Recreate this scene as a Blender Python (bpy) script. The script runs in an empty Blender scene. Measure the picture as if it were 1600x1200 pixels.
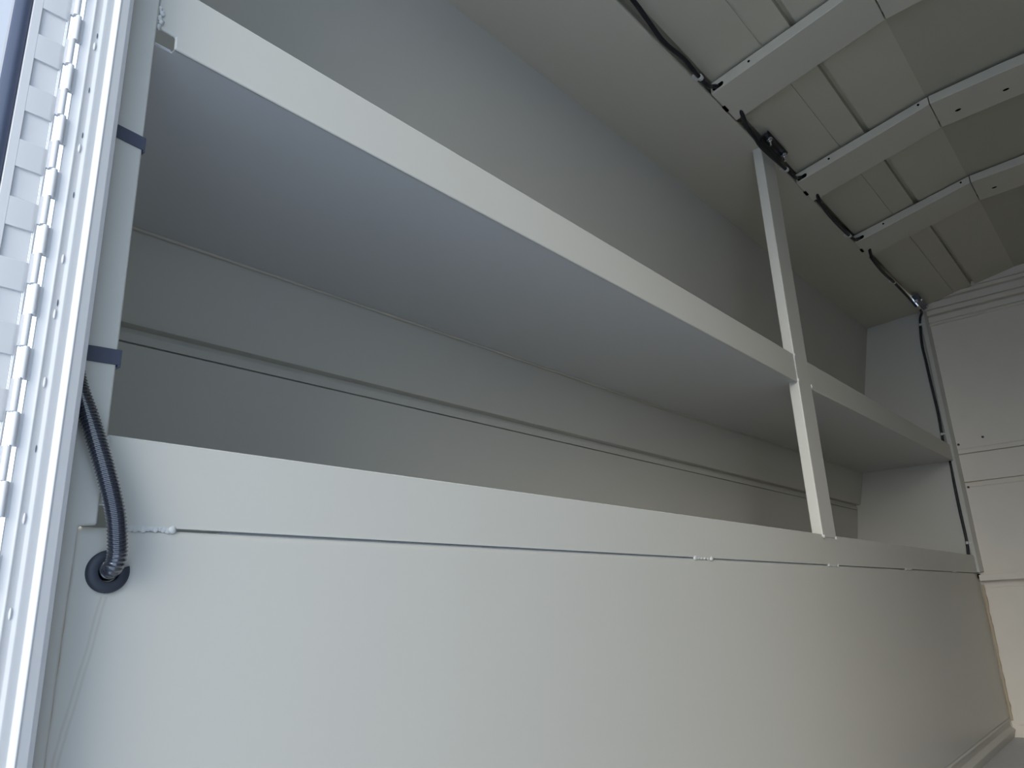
import bpy, bmesh, math, random
from mathutils import Vector, Matrix
random.seed(4)
C = bpy.context.scene.collection
S = 0.72           # metres per survey unit (camera to shelf-front distance = 1 unit)
ZC = 0.64          # camera height above the truck floor in metres
ZF = -ZC / S       # floor in survey units


def P(x, y, z):
    return Vector((x * S, y * S, z * S + ZC))


# ------------------------------------------------------------------ materials
def mat(name, col, rough=0.45, metal=0.0, spec=0.5, bump=0.0, bscale=60.0, var=0.0, vscale=3.0, coat=0.0):
    m = bpy.data.materials.new(name)
    m.use_nodes = True
    nt = m.node_tree
    b = nt.nodes['Principled BSDF']
    b.inputs['Base Color'].default_value = (*col, 1)
    b.inputs['Roughness'].default_value = rough
    b.inputs['Metallic'].default_value = metal
    b.inputs['Specular IOR Level'].default_value = spec
    b.inputs['Coat Weight'].default_value = coat
    tc = nt.nodes.new('ShaderNodeTexCoord')
    if bump:
        n = nt.nodes.new('ShaderNodeTexNoise')
        n.inputs['Scale'].default_value = bscale
        n.inputs['Detail'].default_value = 3
        bp = nt.nodes.new('ShaderNodeBump')
        bp.inputs['Strength'].default_value = bump
        bp.inputs['Distance'].default_value = 0.002
        nt.links.new(tc.outputs['Object'], n.inputs['Vector'])
        nt.links.new(n.outputs['Fac'], bp.inputs['Height'])
        nt.links.new(bp.outputs['Normal'], b.inputs['Normal'])
    if var:
        n2 = nt.nodes.new('ShaderNodeTexNoise')
        n2.inputs['Scale'].default_value = vscale
        n2.inputs['Detail'].default_value = 4
        mx = nt.nodes.new('ShaderNodeMix')
        mx.data_type = 'RGBA'
        mx.inputs[6].default_value = (*[c * (1 - var) for c in col], 1)
        mx.inputs[7].default_value = (*[min(1, c * (1 + var)) for c in col], 1)
        nt.links.new(tc.outputs['Object'], n2.inputs['Vector'])
        nt.links.new(n2.outputs['Fac'], mx.inputs[0])
        nt.links.new(mx.outputs[2], b.inputs['Base Color'])
    return m


GREY = (0.535, 0.52, 0.467)
M_paint = mat('grey_paint', GREY, 0.42, bump=0.03, bscale=90, var=0.015)
M_soffit = mat('soffit_paint', (0.58, 0.545, 0.455), 0.45, bump=0.03, bscale=90)
M_deck = mat('shelf_deck_paint', (0.545, 0.55, 0.545), 0.4, bump=0.03, bscale=90)
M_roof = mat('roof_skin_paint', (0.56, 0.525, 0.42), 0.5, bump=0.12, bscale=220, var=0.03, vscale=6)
M_bulk = mat('bulkhead_paint', (0.76, 0.70, 0.61), 0.5, bump=0.04, bscale=70, var=0.04, vscale=9)
M_white = mat('white_frame_paint', (0.62, 0.61, 0.60), 0.42, bump=0.02, bscale=60)
M_leaf = mat('hinge_leaf_paint', (0.62, 0.61, 0.605), 0.3, bump=0.05, bscale=40)
M_door = mat('door_skin_shaded', (0.33, 0.33, 0.34), 0.5)  # grey darkened, the door's shade is put into its colour
M_seal = mat('seal_rubber', (0.07, 0.085, 0.13), 0.6, bump=0.05, bscale=300)
M_loom = mat('conduit_plastic', (0.016, 0.02, 0.032), 0.2, spec=1.0, coat=1.0)
M_cable = mat('cable_sheath', (0.008, 0.009, 0.013), 0.5)
M_rubber = mat('grommet_rubber', (0.03, 0.036, 0.05), 0.55)
M_black = mat('black_plastic', (0.006, 0.006, 0.008), 0.4)
M_hole = mat('dark_void', (0.004, 0.004, 0.004), 0.9, spec=0.0)
M_strap = mat('dark_strap', (0.06, 0.068, 0.098), 0.6)
M_steel = mat('zinc_steel', (0.75, 0.76, 0.78), 0.25, metal=1.0)
M_clip = mat('white_nylon', (0.62, 0.61, 0.58), 0.4)
M_sealant = mat('tan_sealant', (0.46, 0.38, 0.27), 0.6, bump=0.3, bscale=60, var=0.15, vscale=14)
M_caulk = mat('pale_caulk', (0.58, 0.53, 0.45), 0.6)
M_weld = mat('painted_weld', (0.56, 0.56, 0.53), 0.45, bump=0.6, bscale=120)
M_floor = mat('floor_coating', (0.60, 0.59, 0.60), 0.55, bump=0.6, bscale=160, var=0.08, vscale=40)
M_ground = mat('concrete_yard', (0.33, 0.40, 0.50), 0.85, var=0.1, vscale=0.7)
M_box = mat('clear_grey_plastic', (0.09, 0.095, 0.12), 0.18)


def panel_stain(m):
    """faint brown run marks below the cable hole on the lower panel"""
    nt = m.node_tree
    b = nt.nodes['Principled BSDF']
    src = b.inputs['Base Color'].links[0].from_socket
    g = nt.nodes.new('ShaderNodeNewGeometry')
    sx = nt.nodes.new('ShaderNodeSeparateXYZ')
    nt.links.new(g.outputs['Position'], sx.inputs[0])

    def math_(op, a, c=None):
        n = nt.nodes.new('ShaderNodeMath')
        n.operation = op
        for i, v in enumerate((a, c)):
            if v is None:
                continue
            if isinstance(v, (int, float)):
                n.inputs[i].default_value = v
            else:
                nt.links.new(v, n.inputs[i])
        return n.outputs[0]
    x, z = sx.outputs['X'], sx.outputs['Z']
    # run line from (0.2845, 0.667) to (0.265, 0.56)
    t = math_('DIVIDE', math_('SUBTRACT', 0.668, z), 0.107)
    xl = math_('SUBTRACT', 0.2847, math_('MULTIPLY', t, 0.0185))
    nz = nt.nodes.new('ShaderNodeTexNoise')
    nz.inputs['Scale'].default_value = 30
    nt.links.new(g.outputs['Position'], nz.inputs['Vector'])
    wob = math_('MULTIPLY', math_('SUBTRACT', nz.outputs['Fac'], 0.5), 0.004)
    d = math_('ABSOLUTE', math_('SUBTRACT', math_('SUBTRACT', x, xl), wob))
    wdt = math_('MULTIPLY', math_('ABSOLUTE', math_('SUBTRACT', d, 0.0022)), 550.0)
    band = math_('MAXIMUM', math_('SUBTRACT', 1.0, wdt), 0.0)
    inside = math_('MULTIPLY', math_('GREATER_THAN', t, 0.0), math_('LESS_THAN', t, 1.3))
    f = math_('MULTIPLY', math_('MULTIPLY', band, inside), 0.28)
    mx = nt.nodes.new('ShaderNodeMix')
    mx.data_type = 'RGBA'
    nt.links.new(f, mx.inputs[0])
    nt.links.new(src, mx.inputs[6])
    mx.inputs[7].default_value = (0.34, 0.26, 0.18, 1)
    nt.links.new(mx.outputs[2], b.inputs['Base Color'])


M_panel = mat('lower_panel_paint', GREY, 0.36, bump=0.03, bscale=90, var=0.015)
panel_stain(M_panel)


# ------------------------------------------------------------------ mesh helpers (survey units)
class MB:
    def __init__(self):
        self.v, self.f, self.sm = [], [], []

    def add(self, vs, fs, smooth=False):
        o = len(self.v)
        self.v += [tuple(v) for v in vs]
        self.f += [tuple(i + o for i in f) for f in fs]
        self.sm += [smooth] * len(fs)
        return self

    def box(self, x0, x1, y0, y1, z0, z1):
        vs = [(x, y, z) for x in (x0, x1) for y in (y0, y1) for z in (z0, z1)]
        return self.add(vs, [(0, 1, 3, 2), (4, 6, 7, 5), (0, 4, 5, 1), (2, 3, 7, 6), (0, 2, 6, 4), (1, 5, 7, 3)])

    def hexa(self, a, b):
        """solid between two four-cornered loops"""
        return self.add(list(a) + list(b), [(3, 2, 1, 0), (4, 5, 6, 7)] + [(i, (i + 1) % 4, 4 + (i + 1) % 4, 4 + i) for i in range(4)])

    def prism(self, loop0, loop1):
        n = len(loop0)
        return self.add(list(loop0) + list(loop1), [tuple(range(n - 1, -1, -1)), tuple(range(n, 2 * n))] +
                        [(i, (i + 1) % n, n + (i + 1) % n, n + i) for i in range(n)])

    def sheet(self, pts, off, axis, a0, a1, tilt=0.0, smooth=False):
        """a thin folded sheet: polyline pts in the plane across the axis, thickness by offset vector, swept from a0 to a1"""
        n = len(pts)

        def put(p, a, dz=0.0):
            if axis == 'x':
                return (a, p[0], p[1] + dz)
            if axis == 'y':
                return (p[0], a, p[1])
            return (p[0], p[1], a)
        offs = off if isinstance(off, list) else [off] * n
        back = [(p[0] + o[0], p[1] + o[1]) for p, o in zip(pts, offs)]
        loop = list(pts) + back[::-1]
        m = len(loop)
        vs = [put(p, a0, 0) for p in loop] + [put(p, a1, tilt) for p in loop]
        fs = []
        for i in range(n - 1):
            j = m - 1 - i
            fs += [(i, i + 1, m + i + 1, m + i), (j, j - 1, m + j - 1, m + j)[::-1] if False else (j - 1, j, m + j, m + j - 1)]
            fs += [(i, j, j - 1, i + 1), (m + i, m + i + 1, m + j - 1, m + j)]
        fs += [(0, m, m + m - 1, m - 1), (n - 1, n, m + n, m + n - 1)]
        return self.add(vs, fs, smooth)

    def tube(self, path, r, seg=12, cap=True, radii=None):
        pts = [Vector(p) for p in path]
        rings = []
        up = Vector((0.3, 0.2, 0.9)).normalized()
        t0 = (pts[1] - pts[0]).normalized()
        nrm = (up - t0 * up.dot(t0)).normalized()
        for i, p in enumerate(pts):
            t = (pts[min(i + 1, len(pts) - 1)] - pts[max(i - 1, 0)]).normalized()
            nrm = (nrm - t * nrm.dot(t)).normalized()
            b = t.cross(nrm)
            rr = radii[i] if radii else r
            rings.append([p + (nrm * math.cos(2 * math.pi * k / seg) + b * math.sin(2 * math.pi * k / seg)) * rr for k in range(seg)])
        vs = [v for rg in rings for v in rg]
        fs = []
        for i in range(len(pts) - 1):
            for k in range(seg):
                fs.append((i * seg + k, i * seg + (k + 1) % seg, (i + 1) * seg + (k + 1) % seg, (i + 1) * seg + k))
        if cap:
            fs.append(tuple(range(seg - 1, -1, -1)))
            fs.append(tuple((len(pts) - 1) * seg + k for k in range(seg)))
        return self.add(vs, fs, True)

    def cyl(self, a, b, r, seg=16, r2=None):
        return self.tube([a, b], r, seg, True, [r, r2 if r2 is not None else r])

    def blob(self, c, rx, ry, rz, jit=0.0, nu=10, nv=7):
        vs, fs = [], []
        for j in range(nv + 1):
            th = math.pi * j / nv
            for i in range(nu):
                ph = 2 * math.pi * i / nu
                k = 1 + random.uniform(-jit, jit)
                vs.append((c[0] + rx * k * math.sin(th) * math.cos(ph), c[1] + ry * k * math.sin(th) * math.sin(ph), c[2] + rz * k * math.cos(th)))
        for j in range(nv):
            for i in range(nu):
                fs.append((j * nu + i, j * nu + (i + 1) % nu, (j + 1) * nu + (i + 1) % nu, (j + 1) * nu + i))
        return self.add(vs, fs, True)

    def build(self, name, material, parent=None, bevel=0.0, segs=2, origin=None, angle=30):
        base = parent['_o'] if parent is not None and '_o' in parent else None
        if base is None:
            base = P(*origin) if origin else P(0, 0, ZF)
        base = Vector(base)
        me = bpy.data.meshes.new(name)
        me.from_pydata([P(*v) - base for v in self.v], [], self.f)
        for p, s in zip(me.polygons, self.sm):
            p.use_smooth = s
        bm = bmesh.new()
        bm.from_mesh(me)
        bmesh.ops.remove_doubles(bm, verts=bm.verts, dist=1e-6)
        bmesh.ops.recalc_face_normals(bm, faces=bm.faces)
        bm.to_mesh(me)
        bm.free()
        me.set_sharp_from_angle(angle=math.radians(42))
        me.materials.append(material)
        o = bpy.data.objects.new(name, me)
        C.objects.link(o)
        if parent is not None:
            o.parent = parent
            o['_o'] = tuple(base)
        else:
            o.location = base
            o['_o'] = tuple(base)
        if bevel:
            md = o.modifiers.new('bevel', 'BEVEL')
            md.width = bevel
            md.segments = segs
            md.limit_method = 'ANGLE'
            md.angle_limit = math.radians(angle)
        return o


def tag(o, label, cat, group=None, kind=None):
    o['label'] = label
    o['category'] = cat
    if group:
        o['group'] = group
    if kind:
        o['kind'] = kind
    return o


def thing(name, label, cat, at, group=None, kind=None):
    o = bpy.data.objects.new(name, None)
    o.empty_display_size = 0.05
    C.objects.link(o)
    o.location = P(*at)
    o['_o'] = tuple(P(*at))
    return tag(o, label, cat, group, kind)


def spline(pts, n=8):
    pts = [Vector(p) for p in pts]
    q = [pts[0] * 2 - pts[1]] + pts + [pts[-1] * 2 - pts[-2]]
    out = []
    for i in range(1, len(q) - 2):
        for k in range(n):
            t = k / n
            a, b, c, d = q[i - 1], q[i], q[i + 1], q[i + 2]
            out.append(0.5 * ((2 * b) + (c - a) * t + (2 * a - 5 * b + 4 * c - d) * t * t + (3 * b - a - 3 * c + d) * t ** 3))
    out.append(pts[-1])
    return out


XF = 6.0      # bulkhead


def soffit_z(x):
    return 1.972 + (x - 2.5) * (0.0157 if x > 2.5 else 0.030)


# ------------------------------------------------------------------ the setting
tag(MB().box(0.22, XF + 0.05, -1.06, 1.06, ZF - 0.03, ZF).build('floor', M_floor), 'grey coated van floor, a corner showing at lower right', 'floor', kind='structure')

# back wall behind the shelves: leans inward towards the roof, stepped rail half way
wl = MB()
wl.sheet([(1.007, 0.134), (1.779, 0.136), (1.698, 0.6245), (1.710, 0.6250), (1.710, 0.6280), (1.697, 0.6285), (1.694, 0.648), (1.703, 0.651), (1.703, 0.663), (1.674, 0.664), (1.668, 0.671),
          (1.617, 0.884), (1.496, 1.513), (1.402, 1.955), (1.375, 2.08)], [(0, -0.006), (0.01, -0.006)] + [(0.02, 0.004)] * 13, 'x', 0.56, XF + 0.03)
tag(wl.build('wall_left', M_paint), 'leaning grey back wall behind the shelves with a stepped seam', 'wall', kind='structure')

# compartment ceiling (soffit) with turned-up inner edge
sf = MB()
x0, x1 = 0.36, XF
def soffit_loop(x, xw):
    z = soffit_z(x)
    return [(x, 1.0, z), (xw, 1.41, 1.924 + 0.0125 * x), (xw, 1.41, 2.012 + 0.0125 * x), (x, 1.058, z + 0.135), (x, 0.985, z + 0.135), (x, 0.985, z + 0.129), (x, 1.046, z + 0.129), (x, 1.046, z + 0.006),
            (x, 1.005, z + 0.005), (x, 1.005, z + 0.013), (x, 1.0, z + 0.013)]


sls = [soffit_loop(x0, 0.47), soffit_loop(1.4, 1.4), soffit_loop(2.5, 2.5), soffit_loop(x1, x1)]
nl = len(sls[0])
sf.add([p_ for q_ in sls for p_ in q_], [tuple(range(nl - 1, -1, -1)), tuple(range(3 * nl, 4 * nl))] +
       [(i * nl + j, i * nl + (j + 1) % nl, (i + 1) * nl + (j + 1) % nl, (i + 1) * nl + j) for i in range(3) for j in range(nl)])
tag(sf.build('ceiling_left', M_soffit, bevel=0.0012), 'sloping grey soffit panel above the shelf, below the roof edge', 'soffit', kind='structure')


# roof skin
def skin(y, x):
    ay = abs(y)
    z = 2.041 + (1 - ay) * 0.2 if ay > 0.38 else 2.165 + (0.38 - ay) / 0.38 * 0.02
    return z + 0.006 * (x - 3) * (1 if x > 3 else 0.5)


rs = MB()
ys = [0.992, 0.773, 0.772, 0.766, 0.765, 0.656, 0.655, 0.633, 0.632, 0.38, 0.0, -0.38, -0.632, -0.633, -0.655, -0.656, -0.765, -0.766, -0.772, -0.773, -1.03]
gro = {0.772: .005, 0.766: .005, 0.655: .03, 0.633: .03}
xs = [0.26, 1.0, 2.0, 3.0, 4.0, 5.0, XF + 0.03]
grid = [[(x, y, skin(y, x) + gro.get(round(abs(y), 3), 0)) for y in ys] for x in xs]
vs = [v for r in grid for v in r]
n = len(ys)
fs = [(i * n + j, i * n + j + 1, (i + 1) * n + j + 1, (i + 1) * n + j) for i in range(len(xs) - 1) for j in range(n - 1)]
top = [(x, y, z + 0.085) for x, y, z in vs]
m = len(vs)
rs.add(vs + top, fs + [tuple(k + m for k in reversed(f)) for f in fs] + [(j, j + 1, m + j + 1, m + j) for j in range(n - 1)] +
       [(i * n, (i + 1) * n, m + (i + 1) * n, m + i * n) for i in range(len(xs) - 1)])
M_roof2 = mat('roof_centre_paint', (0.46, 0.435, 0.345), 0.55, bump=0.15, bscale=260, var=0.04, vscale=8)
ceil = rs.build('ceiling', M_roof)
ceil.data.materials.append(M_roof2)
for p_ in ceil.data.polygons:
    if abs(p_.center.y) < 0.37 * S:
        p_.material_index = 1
tag(ceil, 'low pitched olive grey roof skin with pressed lines', 'roof', kind='structure')

# front bulkhead: panel seams and stacked header ribs
wf = MB()
prof = [(XF, ZF), (XF, -0.819), (XF + .006, -0.817), (XF + .006, -0.813), (XF, -0.811), (XF, 0.027), (XF + .005, 0.0285), (XF + .005, 0.032), (XF, 0.0335),
        (XF, 0.695), (XF + .004, 0.697), (XF + .004, 0.699), (XF - .002, 0.701), (XF - .002, 0.722), (XF + .03, 0.724), (XF + .03, 0.736), (XF, 0.738),
        (XF, 0.926), (XF + .025, 0.926), (XF + .025, 0.9335), (XF - .002, 0.935), (XF - .002, 0.962), (XF + .004, 0.964), (XF + .004, 0.967), (XF, 0.969),
        (XF, 1.898), (XF - .016, 1.900), (XF - .016, 1.911), (XF + .002, 1.913), (XF + .002, 1.922), (XF - .012, 1.926), (XF - .012, 1.962), (XF + .012, 1.966), (XF + .012, 1.974),
        (XF - .022, 1.980), (XF - .022, 2.012), (XF + .006, 2.018), (XF + .006, 2.024), (XF - .010, 2.028), (XF - .010, 2.075), (XF + .012, 2.08), (XF + .012, 2.087), (XF - .018, 2.092), (XF - .018, 2.115),
        (XF + .008, 2.121), (XF + .008, 2.127), (XF - .004, 2.13), (XF - .004, 2.25)]
wf.sheet(prof, (0.03, 0.0), 'y', -1.02, 1.02)
front = tag(wf.build('wall_front', M_bulk), 'far front bulkhead wall with horizontal seams and stacked header ribs', 'wall', kind='structure')

for y_, z_ in ((0.952, 0.700), (0.955, 1.002), (0.80, 1.03)):
    MB().cyl((XF - 0.004, y_, z_), (XF + 0.004, y_, z_), 0.008, 12).build('screw', M_rubber, front)

# end wall of the shelf bays beside the bulkhead
we = MB()
we.prism([(5.985, 1.0, ZF), (5.985, 2.0, ZF), (5.985, 1.87, 0.0), (5.985, 1.42, 2.03), (5.985, 1.0, 2.06)],
         [(6.02, 1.0, ZF), (6.02, 2.0, ZF), (6.02, 1.87, 0.0), (6.02, 1.42, 2.03), (6.02, 1.0, 2.06)])
tag(we.build('wall_end', M_paint), 'grey end wall closing the far end of the shelf bays', 'wall', kind='structure')

# rounded rear corner closing the near end of the bays
wr = MB()
wr.prism([(0.366, 1.03, ZF), (0.390, 1.12, ZF), (0.56, 1.80, ZF), (0.568, 1.80, ZF), (0.398, 1.12, ZF), (0.374, 1.03, ZF)],
         [(0.366, 1.03, 2.06), (0.390, 1.12, 2.06), (0.56, 1.80, 2.06), (0.568, 1.80, 2.06), (0.398, 1.12, 2.06), (0.374, 1.03, 2.06)])
tag(wr.build('wall_rear', M_paint), 'grey rear corner wall closing the near end of the shelf bays', 'wall', kind='structure')

tag(MB().box(0.262, 0.30, -1.0, 0.94, 1.84, 2.05).build('wall_light_block', M_paint), 'added unseen light-blocking board above the rear door opening', 'light blocker', kind='structure')  # unseen, added to keep rear daylight off the upper front

# right side of the cargo area (outside the frame), colour darkened to stand for shaded bays
tag(MB().sheet([(-1.0, ZF), (-1.0, 1.98), (-1.0, 2.06)], (-0.02, 0), 'x', 0.3, XF + 0.03).build('wall_right', mat('right_wall_dimmed', (0.36, 0.33, 0.27), 0.5)),
    'plain grey right wall of the cargo area, outside the view', 'wall', kind='structure')

# skirting at the foot of the lower panel
bl = MB()
bl.sheet([(1.001, -0.772), (0.994, -0.778), (0.994, -0.785), (1.006, -0.790), (1.006, -0.820), (0.984, -0.840), (0.984, -0.846), (0.998, ZF)],
         (0.03, 0), 'x', 0.36, 5.985)
tag(bl.build('baseboard_left', M_paint, bevel=0.001), 'grey folded skirting along the foot of the lower panel', 'skirting', kind='structure')

# corner angle between end wall and bulkhead
ca = MB()
ca.sheet([(5.945, 1.012), (5.945, 0.985), (5.975, 0.972), (6.0, 0.968)], (0.006, 0.006), 'z', 0.13, 2.02)
tag(ca.build('trim_1', M_paint), 'narrow grey vertical corner trim where bulkhead meets the shelf bays', 'corner trim', kind='structure')

# sealant run in the lower corner
sl = MB()
sl.tube([(5.99, 0.993 + random.uniform(-.002, .002), z) for z in [0.05 - k * 0.03 for k in range(29)]], 0.012, 8, True,
        [0.010 + random.uniform(-.002, .003) for k in range(29)])
tag(sl.build('trim_2', M_sealant), 'tan sealant bead running down the lower front corner', 'sealant', kind='structure')

# angle rail on the bulkhead
ar = MB()
ar.sheet([(XF - 0.002, 0.108), (XF - 0.09, 0.110), (XF - 0.085, 0.073)], [(0, -0.004), (0.004, -0.004), (0.004, 0)], 'y', -0.98, 0.99)
rail = tag(ar.build('angle_rail', M_bulk, bevel=0.0006), 'pale horizontal angle rail across the front bulkhead at shelf-lip height', 'rail')
MB().box(5.925, 5.985, 0.9925, 0.9995, 0.088, 0.117).build('end_gap', M_hole, rail)
# ------------------------------------------------------------------ rear door frame, hinge, door
tp = MB()
fr = [(0.2648, 0.9525), (0.268, 0.9515), (0.272, 0.9505), (0.2755, 0.9485), (0.279, 0.9500), (0.2845, 0.9505), (0.2885, 0.9485), (0.292, 0.9490), (0.2985, 0.9500),
      (0.3010, 0.9455), (0.3040, 0.9435), (0.3065, 0.9450), (0.3165, 0.9465), (0.3190, 0.9480), (0.3230, 0.9500), (0.3232, 0.962)]
of = [(0, 0.004)] * 13 + [(-0.001, 0.004), (-0.003, 0.004), (-0.003, 0)]
tp.sheet(fr, of, 'z', ZF, 2.06)
tp.box(0.300, 0.303, 0.952, 0.999, ZF, 2.05)
post = tag(tp.build('trim_3', M_white, bevel=0.0006, angle=20), 'white ribbed rear door frame post beside the piano hinge', 'door frame', kind='structure')
for k, z in enumerate([1.10, 0.93, 0.756, 0.596, 0.438, 0.365, 0.279, 0.121, 0.02]):
    MB().blob((0.2815, 0.9500, z), 0.0016, 0.0015, 0.0065).build('spot_weld', M_white, post)
for k, z in enumerate([0.774, 0.686, 0.616, 0.528, 0.38, 0.20]):
    MB().blob((0.2828, 0.9502, z), 0.0007, 0.0007, 0.0045).build('paint_nick', M_strap, post)

hinge = thing('piano_hinge', 'white piano hinge with alternating knuckles joining rear door and frame', 'hinge', (0.256, 0.95, ZF))
PITCH = 0.0785
Z0 = 0.788 + PITCH * 6           # top of a frame-side knuckle
lf = MB()
lf.box(0.206, 0.2456, 0.9545, 0.957, ZF + 0.05, Z0 + 0.1)
lf.box(0.2466, 0.2500, 0.9545, 0.957, ZF + 0.05, Z0 + 0.1)
lf.sheet([(0.2465, 0.9530), (0.2474, 0.9524), (0.2488, 0.9530), (0.2498, 0.9545)], (0, 0.003), 'z', ZF + 0.05, Z0 + 0.1)
lf.box(0.206, 0.2165, 0.951, 0.955, ZF + 0.05, Z0 + 0.1)
k = 0
z = Z0
while z > -0.75:
    zt, zb = z - 0.012, z - 0.053
    # raised bridge between two pockets, with a rolled right-hand edge
    pts = [(0.2160, 0.9512), (0.2425, 0.9512), (0.2455, 0.9516), (0.2480, 0.9528), (0.2499, 0.9550)]
    lf.sheet(pts, (0, 0.004), 'z', zt, zt + PITCH - 0.041)
    z -= PITCH
lf.build('door_leaf', M_leaf, hinge, bevel=0.0007)
z = Z0
while z > -0.45:
    ka = MB()      # knuckle rolled from the frame side
    ka.cyl((0.2574, 0.9488, z), (0.2574, 0.9488, z - 0.0385), 0.0037, 14)
    ka.box(0.2585, 0.2660, 0.9512, 0.9535, z - 0.0385, z)
    ka.build('knuckle', M_leaf, hinge)
    kb = MB()      # knuckle rolled from the door side
    kb.cyl((0.2546, 0.9494, z - 0.0395), (0.2546, 0.9494, z - 0.0780), 0.0038, 14)
    kb.box(0.2485, 0.2535, 0.9518, 0.9560, z - 0.0780, z - 0.0395)
    kb.build('knuckle', M_leaf, hinge)
    z -= PITCH
MB().cyl((0.256, 0.949, Z0 + 0.01), (0.256, 0.949, -0.5), 0.0018, 10).build('pin', M_steel, hinge)

door = thing('door_1', 'open rear door edge at far left with a dark weather seal', 'door', (0.22, 1.3, ZF), kind='structure')
dd = MB()
dd.box(0.186, 0.2480, 0.9585, 2.4, ZF + 0.04, 2.0)
dd.build('door_panel', M_door, door, bevel=0.004, segs=3)
ws = MB()
prf = [(0.1870 + 0.0095 - 0.0095 * math.cos(t), 0.9575 - 0.0060 * math.sin(t) - (0.0006 if i % 4 == 2 else 0)) for i, t in enumerate([math.pi * k / 12 for k in range(13)])]
prf = [(x + 0.0000, y) for x, y in prf]
ws.prism([(x, y, ZF + 0.06) for x, y in prf], [(x, y, 1.98) for x, y in prf])
ws.build('weather_seal', M_seal, door)

# inner jamb plate between frame post and shelves, notched low down
jb = MB()
jp = [(0.301, ZF), (0.345, ZF), (0.351, 0.0), (0.3535, 0.1215), (0.3740, 0.1235), (0.3740, 2.0), (0.301, 2.0)]
jb.prism([(x, 0.9915, z) for x, z in jp], [(x, 0.9985, z) for x, z in jp])
tag(jb.build('trim_4', M_paint, bevel=0.0035, segs=4), 'grey jamb plate between the white frame post and the shelf bays', 'jamb', kind='structure')
ss = MB()
ss.tube([(0.3525 - 0.0055 * t + random.uniform(-.0008, .0008), 0.9955, 0.118 - t * 0.45) for t in [k / 24 for k in range(25)]], 0.0012, 6)
tag(ss.build('trim_5', M_sealant), 'thin brown sealant line down the jamb beside the lower panel', 'sealant', kind='structure')
for zc, tl, nm, x1_, dr in ((0.674, -0.006, 'upper dark strap wrapped around the grey jamb, below the shelf lip', 0.3766, -0.004), (0.338, 0.004, 'lower dark strap wrapped around the grey jamb, just above the black conduit', 0.3785, 0.0)):
    st = MB()
    h = 0.0105
    st.hexa([(0.305, 0.9895, zc - h), (0.305, 0.9895, zc + h), (0.305, 0.9912, zc + h), (0.305, 0.9912, zc - h)],
            [(x1_ - .001, 0.9895, zc - h + tl), (x1_ - .001, 0.9895, zc + h + tl), (x1_ - .001, 0.9912, zc + h + tl), (x1_ - .001, 0.9912, zc - h + tl)])
    st.hexa([(0.3743, 0.9897, zc - h + tl - 0.003), (0.3743, 0.9897, zc + h + tl), (x1_, 0.9897, zc + h + tl), (x1_, 0.9897, zc - h + tl - 0.003)],
            [(0.3743, 1.003, zc - h + tl - 0.003), (0.3743, 1.003, zc + h + tl), (x1_, 1.003, zc + h + tl), (x1_, 1.003, zc - h + tl - 0.003)])
    tag(st.build('strap', M_strap, bevel=0.0004, origin=(0.34, 0.99, zc)), nm, 'strap')

# ------------------------------------------------------------------ the lower cabinet
cab = thing('side_cabinet', 'long grey steel lower cabinet panel with lip under the shelf bays', 'cabinet', (3.2, 1.3, ZF))
pn = MB()
pn.sheet([(1.003, -0.770), (1.003, 0.112), (1.0035, 0.1185), (1.006, 0.122), (1.012, 0.1232), (1.06, 0.1232)], [(0.006, 0)] * 2 + [(0.006, -0.002), (0.005, -0.005), (0, -0.006), (0, -0.006)], 'x', 0.347, 5.985)
pn.build('front_panel', M_panel, cab)
lp = MB()
lip = [(0.376, 0.150), (0.376, 0.2385), (0.3765, 0.2400), (6.0, 0.2405), (6.0, 0.1253), (0.405, 0.1253), (0.405, 0.150)]
lp.prism([(x, 1.0, z) for x, z in lip], [(x, 1.006, z) for x, z in lip])
lp.build('lip', M_panel, cab, bevel=0.0012, segs=2)
wb = MB()
for q in range(13):
    t = q / 12
    wb.blob((0.408 + 0.064 * t, 1.0025, 0.1275 - 0.003 * t + random.uniform(-.0015, .0015)), 0.0060, 0.0022 + 0.0005 * random.random(), 0.0078 - 0.002 * t + random.uniform(-.0008, .0008), 0.10)
wb.blob((0.472, 1.002, 0.1245), 0.0062, 0.0034, 0.0058, 0.08)
wb.build('weld_bead', M_weld, cab)
for xa, xb in ((1.952, 2.049), (3.041, 3.145), (4.15, 4.25), (5.2, 5.3)):
    w2 = MB()
    for t in (0, .2, .4, .6, .8, 1):
        w2.blob((xa + (xb - xa) * t, 1.0022, 0.1245), 0.011, 0.0026 + (0.0022 if t in (0, 1) else 0), 0.0048 + (0.002 if t in (0, 1) else 0), 0.1)
    w2.build('weld_bead', M_weld, cab)
w3 = MB()
for q in range(5):
    w3.blob((0.3765 + random.uniform(-.001, .002), 0.999, 0.233 - q * 0.007), 0.0045, 0.004, 0.0052, 0.15)
w3.build('weld_bead', M_weld, cab)

# ------------------------------------------------------------------ the shelf
sh = thing('shelf', 'long grey steel shelf with deep front lip above the cabinet', 'shelf', (3.2, 1.3, 0.865))
PX0, PX1 = 3.012, 3.165


def sz(x):
    return 0.0088 * max(0.0, x - 3.0)


dk = MB()


def deck_pt(x, y, up_=0.0):
    return (x, y, 0.8635 + (y - 1.003) / 0.616 * 0.0065 + sz(x) + up_)


def wy(x):
    return 1.619 - sz(x) * 0.2


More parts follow.
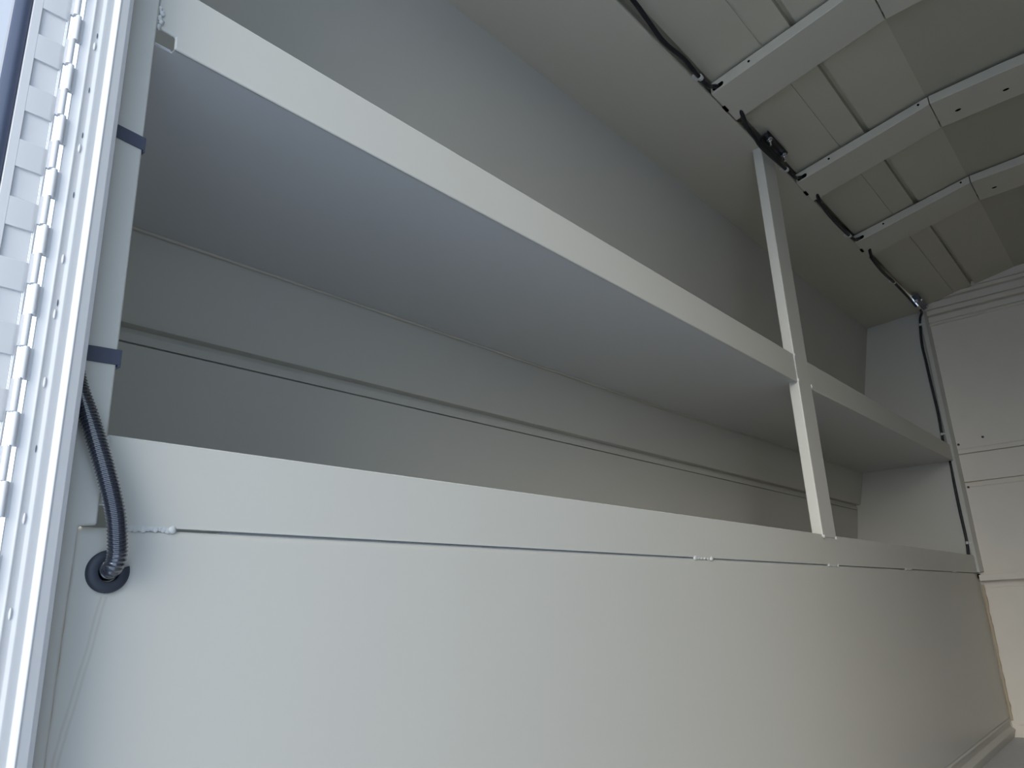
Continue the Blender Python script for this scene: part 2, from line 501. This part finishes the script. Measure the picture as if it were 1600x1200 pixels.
yy_ = [(0.409, 1.007), (3.0, 1.007), (5.985, 1.007), (5.985, wy(5.985)), (3.0, wy(3.0)), (0.530, wy(0.5)), (0.382, 1.016), (0.409, 1.016)]
lo = [deck_pt(x, y) for x, y in yy_]
hi = [deck_pt(x, y, 0.0035) for x, y in yy_]
dk.add(lo + hi, [(0, 1, 4, 5, 6, 7), (1, 2, 3, 4), (8, 15, 14, 13, 12, 9), (9, 12, 11, 10)] + [(i, (i + 1) % 8, 8 + (i + 1) % 8, 8 + i) for i in range(8)])
dk.build('shelf_deck', M_deck, sh)
l1 = MB()
sp = [(0.3775, 0.884), (0.3775, 0.978), (PX0, 0.980), (PX0, 0.846 + 0.010), (0.4065, 0.8615), (0.4065, 0.884)]
l1.prism([(x, 1.0, z) for x, z in sp], [(x, 1.0065, z) for x, z in sp])
l1.build('front_lip', M_paint, sh, bevel=0.0028, segs=3)
l2 = MB()
sp = [(PX1, 0.980 + sz(PX1)), (5.985, 0.981 + sz(5.985) * 0.9), (5.985, 0.8615 + sz(5.985)), (PX1, 0.857 + sz(PX1))]
l2.prism([(x, 1.0, z) for x, z in sp], [(x, 1.0065, z) for x, z in sp])
l2.build('front_lip', M_paint, sh, bevel=0.0022, segs=3)
MB().box(0.377, 0.4020, 1.0045, 1.006, 0.8572, 0.8586).build('flange', M_white, sh)
bd = MB()
bd.tube([(x, 1.6125 - sz(x) * .2, 0.8672 + sz(x)) for x in [0.55 + 0.12 * k for k in range(46)]], 0.0035, 8, True, [0.0028 + random.uniform(0, .0016) for k in range(46)])
bd.build('sealant_bead', M_caulk, sh)
wq = MB()
for q in range(7):
    wq.blob((0.3775 + 0.0045 * math.sin(q * 2.1), 0.9992, 0.917 - q * 0.0055), 0.0045, 0.0042, 0.0055, 0.2)
wq.build('weld_bead', M_weld, sh)
for (wx, wz0, wz1) in ((PX0 + .002, 0.865, 0.975), (PX1 - .001, 0.866, 0.872)):
    w4 = MB()
    for q in range(9):
        w4.blob((wx, 0.9985, wz0 + (wz1 - wz0) * q / 8), 0.005, 0.003 if q not in (0, 8) else 0.006, 0.008, 0.2)
    w4.build('weld_bead', M_weld, sh)

# ------------------------------------------------------------------ the upright
up = thing('shelf_upright', 'grey square steel upright post carrying the shelf, between cabinet lip and roof edge', 'post', (3.09, 1.02, 0.23))
MB().box(PX0, PX1, 0.996, 1.038, 0.229, soffit_z(3.09) - 0.002).build('post', M_paint, up, bevel=0.003, segs=3)
for x in (PX0 + .006, PX1 - .004):
    MB().blob((x, 0.9955, 0.231), 0.009, 0.005, 0.007, 0.2).build('weld_bead', M_weld, up)

# ------------------------------------------------------------------ roof bows
def bow_z(y):
    ay = abs(y)
    return 1.978 + (1 - ay) * 0.214 if ay > 0.372 else 2.1124 + (0.372 - ay) * 0.035


def bow_h(y):
    ay = abs(y)
    return (2.028 + (1 - ay) * 0.2 if ay > 0.372 else 2.1536 + (0.372 - ay) * 0.05) - bow_z(y)


def bow_segment(xa, xb, ya, yb, gap, steps=5):
    mb = MB()
    yy = [ya + (yb - ya) * k / steps for k in range(steps + 1)]
    yy[0] -= gap
    yy[-1] += gap
    t = 0.005
    sec = lambda y: [(xa, y, bow_z(y) + bow_h(y)), (xa, y, bow_z(y)), (xb, y, bow_z(y)), (xb, y, bow_z(y) + bow_h(y)),
                     (xb - t, y, bow_z(y) + bow_h(y)), (xb - t, y, bow_z(y) + t), (xa + t, y, bow_z(y) + t), (xa + t, y, bow_z(y) + bow_h(y))]
    ss_ = [sec(y) for y in yy]
    vs_ = [v for s_ in ss_ for v in s_]
    fs_ = []
    for i in range(steps):
        for q in range(8):
            fs_.append((i * 8 + q, i * 8 + (q + 1) % 8, (i + 1) * 8 + (q + 1) % 8, (i + 1) * 8 + q))
    for i, rev in ((0, True), (steps, False)):
        o = i * 8
        fs_ += [(o, o + 1, o + 6, o + 7), (o + 1, o + 2, o + 5, o + 6), (o + 2, o + 3, o + 4, o + 5)]
    return mb.add(vs_, fs_)


BOWS = [(2.52, 2.755, 'first roof bow from the camera, wide grey channel nearest the door'),
        (3.445, 3.68, 'second roof bow, grey channel beyond the black bracket'),
        (4.37, 4.63, 'third roof bow, grey channel nearest the front bulkhead')]
for bi, (xa, xb, lab) in enumerate(BOWS):
    dz = [0.0, 0.0, 0.012][bi]
    r_ = thing('roof_bow', lab, 'roof bow', (xa, 1.0, bow_z(1)), 'roof bows across the ceiling')
    for ya, yb, nm in ((0.9965, 0.372, 'side_segment'), (0.372, -0.372, 'middle_segment'), (-0.372, -1.0, 'side_segment')):
        mb = bow_segment(xa, xb, ya, yb, 0.0035 if nm == 'middle_segment' else 0.0)
        mb.v = [(x, y, z + dz) for x, y, z in mb.v]
        mb.build(nm, M_soffit, r_, bevel=0.0028, segs=3)
    # cable slot and screw holes in the near flange, oval holes underneath
    slot = MB()
    ring = []
    for q in range(24):
        t = 2 * math.pi * q / 24
        cy = 0.979 if math.cos(t) > 0 else 0.950
        ring.append((cy + 0.0098 * math.cos(t), 0.0098 * math.sin(t)))
    slot.prism([(xa - 0.0006, y, bow_z(0.9645) + dz + 0.0165 + z + (0.9645 - y) * 0.21) for y, z in ring], [(xa + 0.003, y, bow_z(0.9645) + dz + 0.0165 + z + (0.9645 - y) * 0.21) for y, z in ring])
    slot.build('cable_slot', M_hole, r_)
    for y in (0.828, 0.414):
        MB().cyl((xa - 0.0006, y, bow_z(y) + 0.028 + dz), (xa + 0.003, y, bow_z(y) + 0.028 + dz), 0.0055, 12).build('screw_hole', M_hole, r_)
    for y in (0.283, 0.093, -0.093, -0.283):
        h_ = MB()
        rg = [(xa + (xb - xa) * 0.62 + 0.008 * math.cos(2 * math.pi * q / 16), y + 0.0125 * math.sin(2 * math.pi * q / 16)) for q in range(16)]
        h_.prism([(x, y_, bow_z(y_) - 0.0006 + dz) for x, y_ in rg], [(x, y_, bow_z(y_) + 0.003 + dz) for x, y_ in rg])
        h_.build('oval_hole', M_hole, r_)
    xm = xa + 0.125
    zc = soffit_z(xm)
    MB().box(xm - 0.02, xm + 0.02, 0.988, 0.9995, bow_z(1) + dz - 0.004, bow_z(1) + dz + 0.010).build('end_slot', M_hole, r_)

# ------------------------------------------------------------------ wiring along the roof edge
cable = []
def cz(x):
    return soffit_z(x) + 0.022


def run(pts):
    return [(x, y, z) for x, y, z in pts]


wp = [(1.55, 0.965, 2.01), (1.877, 0.972, 1.990), (1.98, 0.972, 1.968), (2.09, 0.972, 1.945), (2.234, 0.970, 1.963), (2.344, 0.970, 1.953), (2.440, 0.973, 1.966), (2.482, 0.979, 1.986), (2.512, 0.970, 1.999), (2.55, 0.958, 2.007), (2.63, 0.952, 2.016),
      (2.74, 0.962, 1.985), (2.80, 0.970, 1.955), (2.877, 0.970, 1.943), (2.96, 0.972, 1.930), (3.206, 0.970, 1.948), (3.355, 0.972, 1.964), (3.405, 0.979, 1.986), (3.437, 0.970, 1.999), (3.475, 0.958, 2.007), (3.56, 0.952, 2.016),
      (3.66, 0.965, 1.985), (3.72, 0.970, 1.965), (3.871, 0.970, 1.947), (4.139, 0.970, 1.953), (4.27, 0.971, 1.970), (4.328, 0.979, 1.996), (4.362, 0.970, 2.010), (4.40, 0.958, 2.018), (4.49, 0.952, 2.028),
      (4.56, 0.965, 1.985), (4.62, 0.970, 1.962), (4.818, 0.970, 1.946), (5.075, 0.970, 1.960), (5.442, 0.970, 1.963), (5.66, 0.975, 1.965)]
# lift each point into the channel above the soffit edge, keeping its slack
wl_ = MB()
wl_.tube(spline([(x, y, z + 0.0) for x, y, z in wp], 6), 0.0085, 10)
tag(wl_.build('roof_cable', M_cable, origin=(2.5, 0.97, 1.96)), 'black cable running along the roof edge and through the roof bows', 'cable')


def clip(name_label, c, d):
    t = thing('cable_clip', name_label, 'cable clip', c, 'white clips on the roof edge cable')
    r = MB()
    d = Vector(d).normalized()
    c = Vector(c)
    r.tube([c - d * 0.011, c - d * 0.009, c + d * 0.009, c + d * 0.011], 0.0115, 14, True, [0.0100, 0.0112, 0.0112, 0.0100])
    r.build('band', M_clip, t, 0)
    MB().box(c.x - 0.016, c.x + 0.016, c.y + 0.004, 0.996, c.z + 0.002, c.z + 0.016).build('mount', M_clip, t, bevel=0.001)


clip('white cable clip just before the first roof bow', (2.365, 0.970, 1.955), (1, 0, 0.05))
clip('white cable clip just before the second roof bow, past the bracket', (3.235, 0.970, 1.950), (1, 0, 0.1))
clip('white cable clip just before the third roof bow', (4.165, 0.970, 1.954), (1, 0, 0.1))
clip('white cable clip between the third roof bow and the corner', (5.075, 0.970, 1.960), (1, 0, 0.05))

# black bracket with two zinc bolts
br = thing('bracket', 'small black bracket with two zinc bolts on the roof edge', 'bracket', (3.12, 0.97, 2.02))
bp = MB()
bp.sheet([(0.990, 1.985), (0.984, 1.992), (0.981, 2.008), (0.975, 2.014), (0.950, 2.020), (0.946, 2.028)], (0.005, 0.005), 'x', 2.995, 3.225)
bp.build('plate', M_black, br, bevel=0.001)
for bx in (3.035, 3.205):
    b_ = MB()
    b_.cyl((bx, 0.960, 2.014), (bx, 0.960, 2.006), 0.013, 16)
    b_.cyl((bx, 0.960, 2.008), (bx, 0.960, 1.998), 0.0095, 6)
    b_.cyl((bx, 0.960, 2.000), (bx, 0.960, 1.976), 0.0052, 12)
    b_.build('bolt', M_steel, br)

# junction block at the far corner
jx = thing('junction_block', 'small grey plastic junction block at the far end of the roof cable', 'junction box', (5.8, 0.97, 2.03))
MB().hexa([(5.62, 0.965, 1.985), (5.62, 0.925, 2.005), (5.62, 0.945, 2.05), (5.62, 0.985, 2.03)],
          [(5.86, 0.965, 1.985), (5.86, 0.925, 2.005), (5.86, 0.945, 2.05), (5.86, 0.985, 2.03)]).build('housing', M_box, jx, bevel=0.004)
for bx in (5.66, 5.83):
    MB().blob((bx, 0.934, 2.002), 0.012, 0.010, 0.010, 0.1).build('screw', M_steel, jx)
for bx in (5.62, 5.86):
    MB().box(bx - .01, bx + .01, 0.95, 0.97, 1.98, 1.995).build('terminal', M_clip, jx)

# drop cable in the corner, behind the shelf lip
dc = MB()
dpt = [(5.80, 0.975, 1.975), (5.90, 0.99, 1.985), (5.945, 1.015, 1.955), (5.95, 1.030, 1.86), (5.95, 1.039, 1.757), (5.95, 1.036, 1.62), (5.95, 1.035, 1.508), (5.95, 1.030, 1.265), (5.95, 1.034, 1.097), (5.95, 1.037, 1.02),
       (5.95, 1.030, 0.93), (5.95, 1.019, 0.882), (5.95, 1.024, 0.711), (5.95, 1.025, 0.534), (5.95, 1.023, 0.403), (5.95, 1.024, 0.317), (5.95, 1.034, 0.225)]
dc.tube(spline(dpt, 6), 0.0088, 10)
tag(dc.build('drop_cable', M_cable, origin=(5.95, 1.03, 0.24)), 'black cable hanging down the far corner behind the shelf lip', 'cable')
for zc, yy, lab in ((1.915, 1.0235, 'tiny pale tie on the corner cable, just below the roof'), (1.085, 1.0345, 'tiny pale tie on the corner cable, just above the shelf lip'),
                    (0.325, 1.0235, 'tiny pale tie on the corner cable, just above the cabinet lip')):
    t = MB()
    t.tube([(5.95, yy, zc - .009), (5.95, yy, zc + .009)], 0.0098, 12)
    t.box(5.937, 5.945, yy - 0.034, yy - 0.006, zc - .004, zc + .004)
    tag(t.build('cable_tie', M_clip, origin=(5.95, yy, zc)), lab, 'cable tie', 'ties on the corner cable')

# ------------------------------------------------------------------ black conduit and its grommet
cp = [(0.318, 0.980, 0.320), (0.3265, 0.9775, 0.290), (0.3420, 0.9745, 0.2535), (0.3570, 0.9715, 0.215), (0.3710, 0.9690, 0.1765), (0.3840, 0.9690, 0.138), (0.3910, 0.9715, 0.1075), (0.3950, 0.9765, 0.0855), (0.3950, 0.9850, 0.0730), (0.3950, 0.9985, 0.0700)]
path = spline(cp, 40)
# resample evenly, then ribs
acc = [0]
for i in range(1, len(path)):
    acc.append(acc[-1] + (path[i] - path[i - 1]).length)
step = 0.0011
res, rad, j = [], [], 0
nst = int(acc[-1] / step)
for i in range(nst):
    s_ = i * step
    while acc[j + 1] < s_:
        j += 1
    t = (s_ - acc[j]) / max(1e-9, acc[j + 1] - acc[j])
    res.append(path[j].lerp(path[j + 1], t))
    rad.append(0.0113 + 0.0006 * (1 if i % 4 in (0, 1) else -1))
cd = MB()
cd.tube(res, 0.01, 20, True, rad)
tag(cd.build('conduit', M_loom, origin=(0.37, 0.975, 0.07)), 'black corrugated conduit curving from the door frame into the lower panel', 'conduit')
gm = MB()
gp = []
pr = [(0.0128, 1.004), (0.0122, 0.9985), (0.0130, 0.9955), (0.0150, 0.9942), (0.0205, 0.9950), (0.0248, 0.9968), (0.0262, 0.9995), (0.0258, 1.003)]
seg = 40
vsg, fsg = [], []
A0, A1 = math.radians(38), math.radians(38 + 338)     # split ring, slot at upper right
for i in range(seg + 1):
    t = A0 + (A1 - A0) * i / seg
    for r, y in pr:
        vsg.append((0.396 + r * math.cos(t), y, 0.0685 + r * math.sin(t)))
n = len(pr)
for i in range(seg):
    for q in range(n):
        fsg.append((i * n + q, i * n + (q + 1) % n, (i + 1) * n + (q + 1) % n, (i + 1) * n + q))
fsg += [tuple(range(n)), tuple(seg * n + q for q in reversed(range(n)))]
gm.add(vsg, fsg, True)
gr = tag(gm.build('grommet', M_rubber, origin=(0.396, 1.0, 0.0685)), 'round black rubber grommet where the conduit enters the lower panel', 'grommet')
MB().cyl((0.396, 1.0015, 0.0685), (0.396, 1.0035, 0.0685), 0.0112, 20).build('bore', M_hole, gr)

# ------------------------------------------------------------------ outside: yard and sky
tag(MB().box(-60, 60, -60, 60, -2.16, -2.14).build('ground', M_ground), 'pale concrete yard outside the van', 'ground', kind='structure')

w = bpy.data.worlds.new('sky')
bpy.context.scene.world = w
w.use_nodes = True
nt = w.node_tree
bg = nt.nodes['Background']
tc = nt.nodes.new('ShaderNodeTexCoord')
sp_ = nt.nodes.new('ShaderNodeSeparateXYZ')
cr = nt.nodes.new('ShaderNodeValToRGB')
cr.color_ramp.elements[0].position = 0.45
cr.color_ramp.elements[0].color = (0.72, 0.84, 1.0, 1)
cr.color_ramp.elements[1].position = 0.95
cr.color_ramp.elements[1].color = (0.50, 0.66, 1.0, 1)
e = cr.color_ramp.elements.new(0.6)
e.color = (0.62, 0.80, 1.0, 1)
mr = nt.nodes.new('ShaderNodeMapRange')
mr.inputs[1].default_value = -1
nt.links.new(tc.outputs['Generated'], sp_.inputs[0])
nt.links.new(sp_.outputs['Z'], mr.inputs[0])
nt.links.new(mr.outputs[0], cr.inputs[0])
nt.links.new(cr.outputs[0], bg.inputs[0])
def wmath(op, a_, b_=None):
    n_ = nt.nodes.new('ShaderNodeMath')
    n_.operation = op
    for i_, v_ in enumerate((a_, b_)):
        if v_ is None:
            continue
        if isinstance(v_, (int, float)):
            n_.inputs[i_].default_value = v_
        else:
            nt.links.new(v_, n_.inputs[i_])
    return n_.outputs[0]


def glow(direction, lo, hi):
    """soft bright region of hazy sky around a compass direction"""
    d_ = nt.nodes.new('ShaderNodeVectorMath')
    d_.operation = 'DOT_PRODUCT'
    d_.inputs[1].default_value = Vector(direction).normalized()
    nt.links.new(tc.outputs['Generated'], d_.inputs[0])
    r_ = nt.nodes.new('ShaderNodeMapRange')
    r_.interpolation_type = 'SMOOTHSTEP'
    r_.inputs[1].default_value = lo
    r_.inputs[2].default_value = hi
    nt.links.new(d_.outputs['Value'], r_.inputs[0])
    return r_.outputs[0]


SKY_BASE, SKY_REAR, SKY_BROAD, SKY_SIDE = 0.28, 9.2, 1.70, 2.2
rear = glow((-0.875, -0.37, 0.29), 0.88, 1.0)
broad = glow((-0.42, -0.88, 0.12), 0.2, 0.95)
side = glow((0.3, 0.95, 0.2), 0.3, 0.8)
strength = wmath('ADD', wmath('ADD', wmath('ADD', SKY_BASE, wmath('MULTIPLY', broad, SKY_BROAD)), wmath('MULTIPLY', rear, SKY_REAR)), wmath('MULTIPLY', side, SKY_SIDE))
cm = nt.nodes.new('ShaderNodeMix')
cm.data_type = 'RGBA'
nt.links.new(rear, cm.inputs[0])
nt.links.new(cr.outputs[0], cm.inputs[6])
cm.inputs[7].default_value = (1.0, 0.97, 0.91, 1)
nt.links.new(cm.outputs[2], bg.inputs[0])
nt.links.new(strength, bg.inputs[1])

sun = bpy.data.lights.new('sun', 'SUN')
sun.energy = 5.5
sun.angle = math.radians(0.6)
sun.color = (1.0, 0.99, 0.97)
so = bpy.data.objects.new('sun', sun)
C.objects.link(so)
so.rotation_euler = Vector((-0.06, -0.30, -1.0)).to_track_quat('-Z', 'Y').to_euler()

# ------------------------------------------------------------------ camera
cam = bpy.data.cameras.new('camera')
cam.sensor_width = 36
cam.lens = 26.2435
cam.clip_start = 0.01
co = bpy.data.objects.new('camera', cam)
C.objects.link(co)
right = Vector((0.65272956, -0.75649668, -0.04070512))
down = Vector((0.19591655, 0.22045704, -0.95551839))
fwd = Vector((0.73182022, 0.61572029, 0.29210904))
M = Matrix(((right.x, -down.x, -fwd.x, 0), (right.y, -down.y, -fwd.y, 0), (right.z, -down.z, -fwd.z, ZC), (0, 0, 0, 1)))
co.matrix_world = M
sc = bpy.context.scene
sc.camera = co
sc.view_settings.view_transform = 'Standard'
sc.view_settings.look = 'None'
sc.view_settings.gamma = 1.0
sc.view_settings.exposure = 0.0
sc.cycles.use_denoising = True
sc.cycles.max_bounces = 14
sc.cycles.diffuse_bounces = 10
for o in bpy.data.objects:
    if '_o' in o:
        del o['_o']
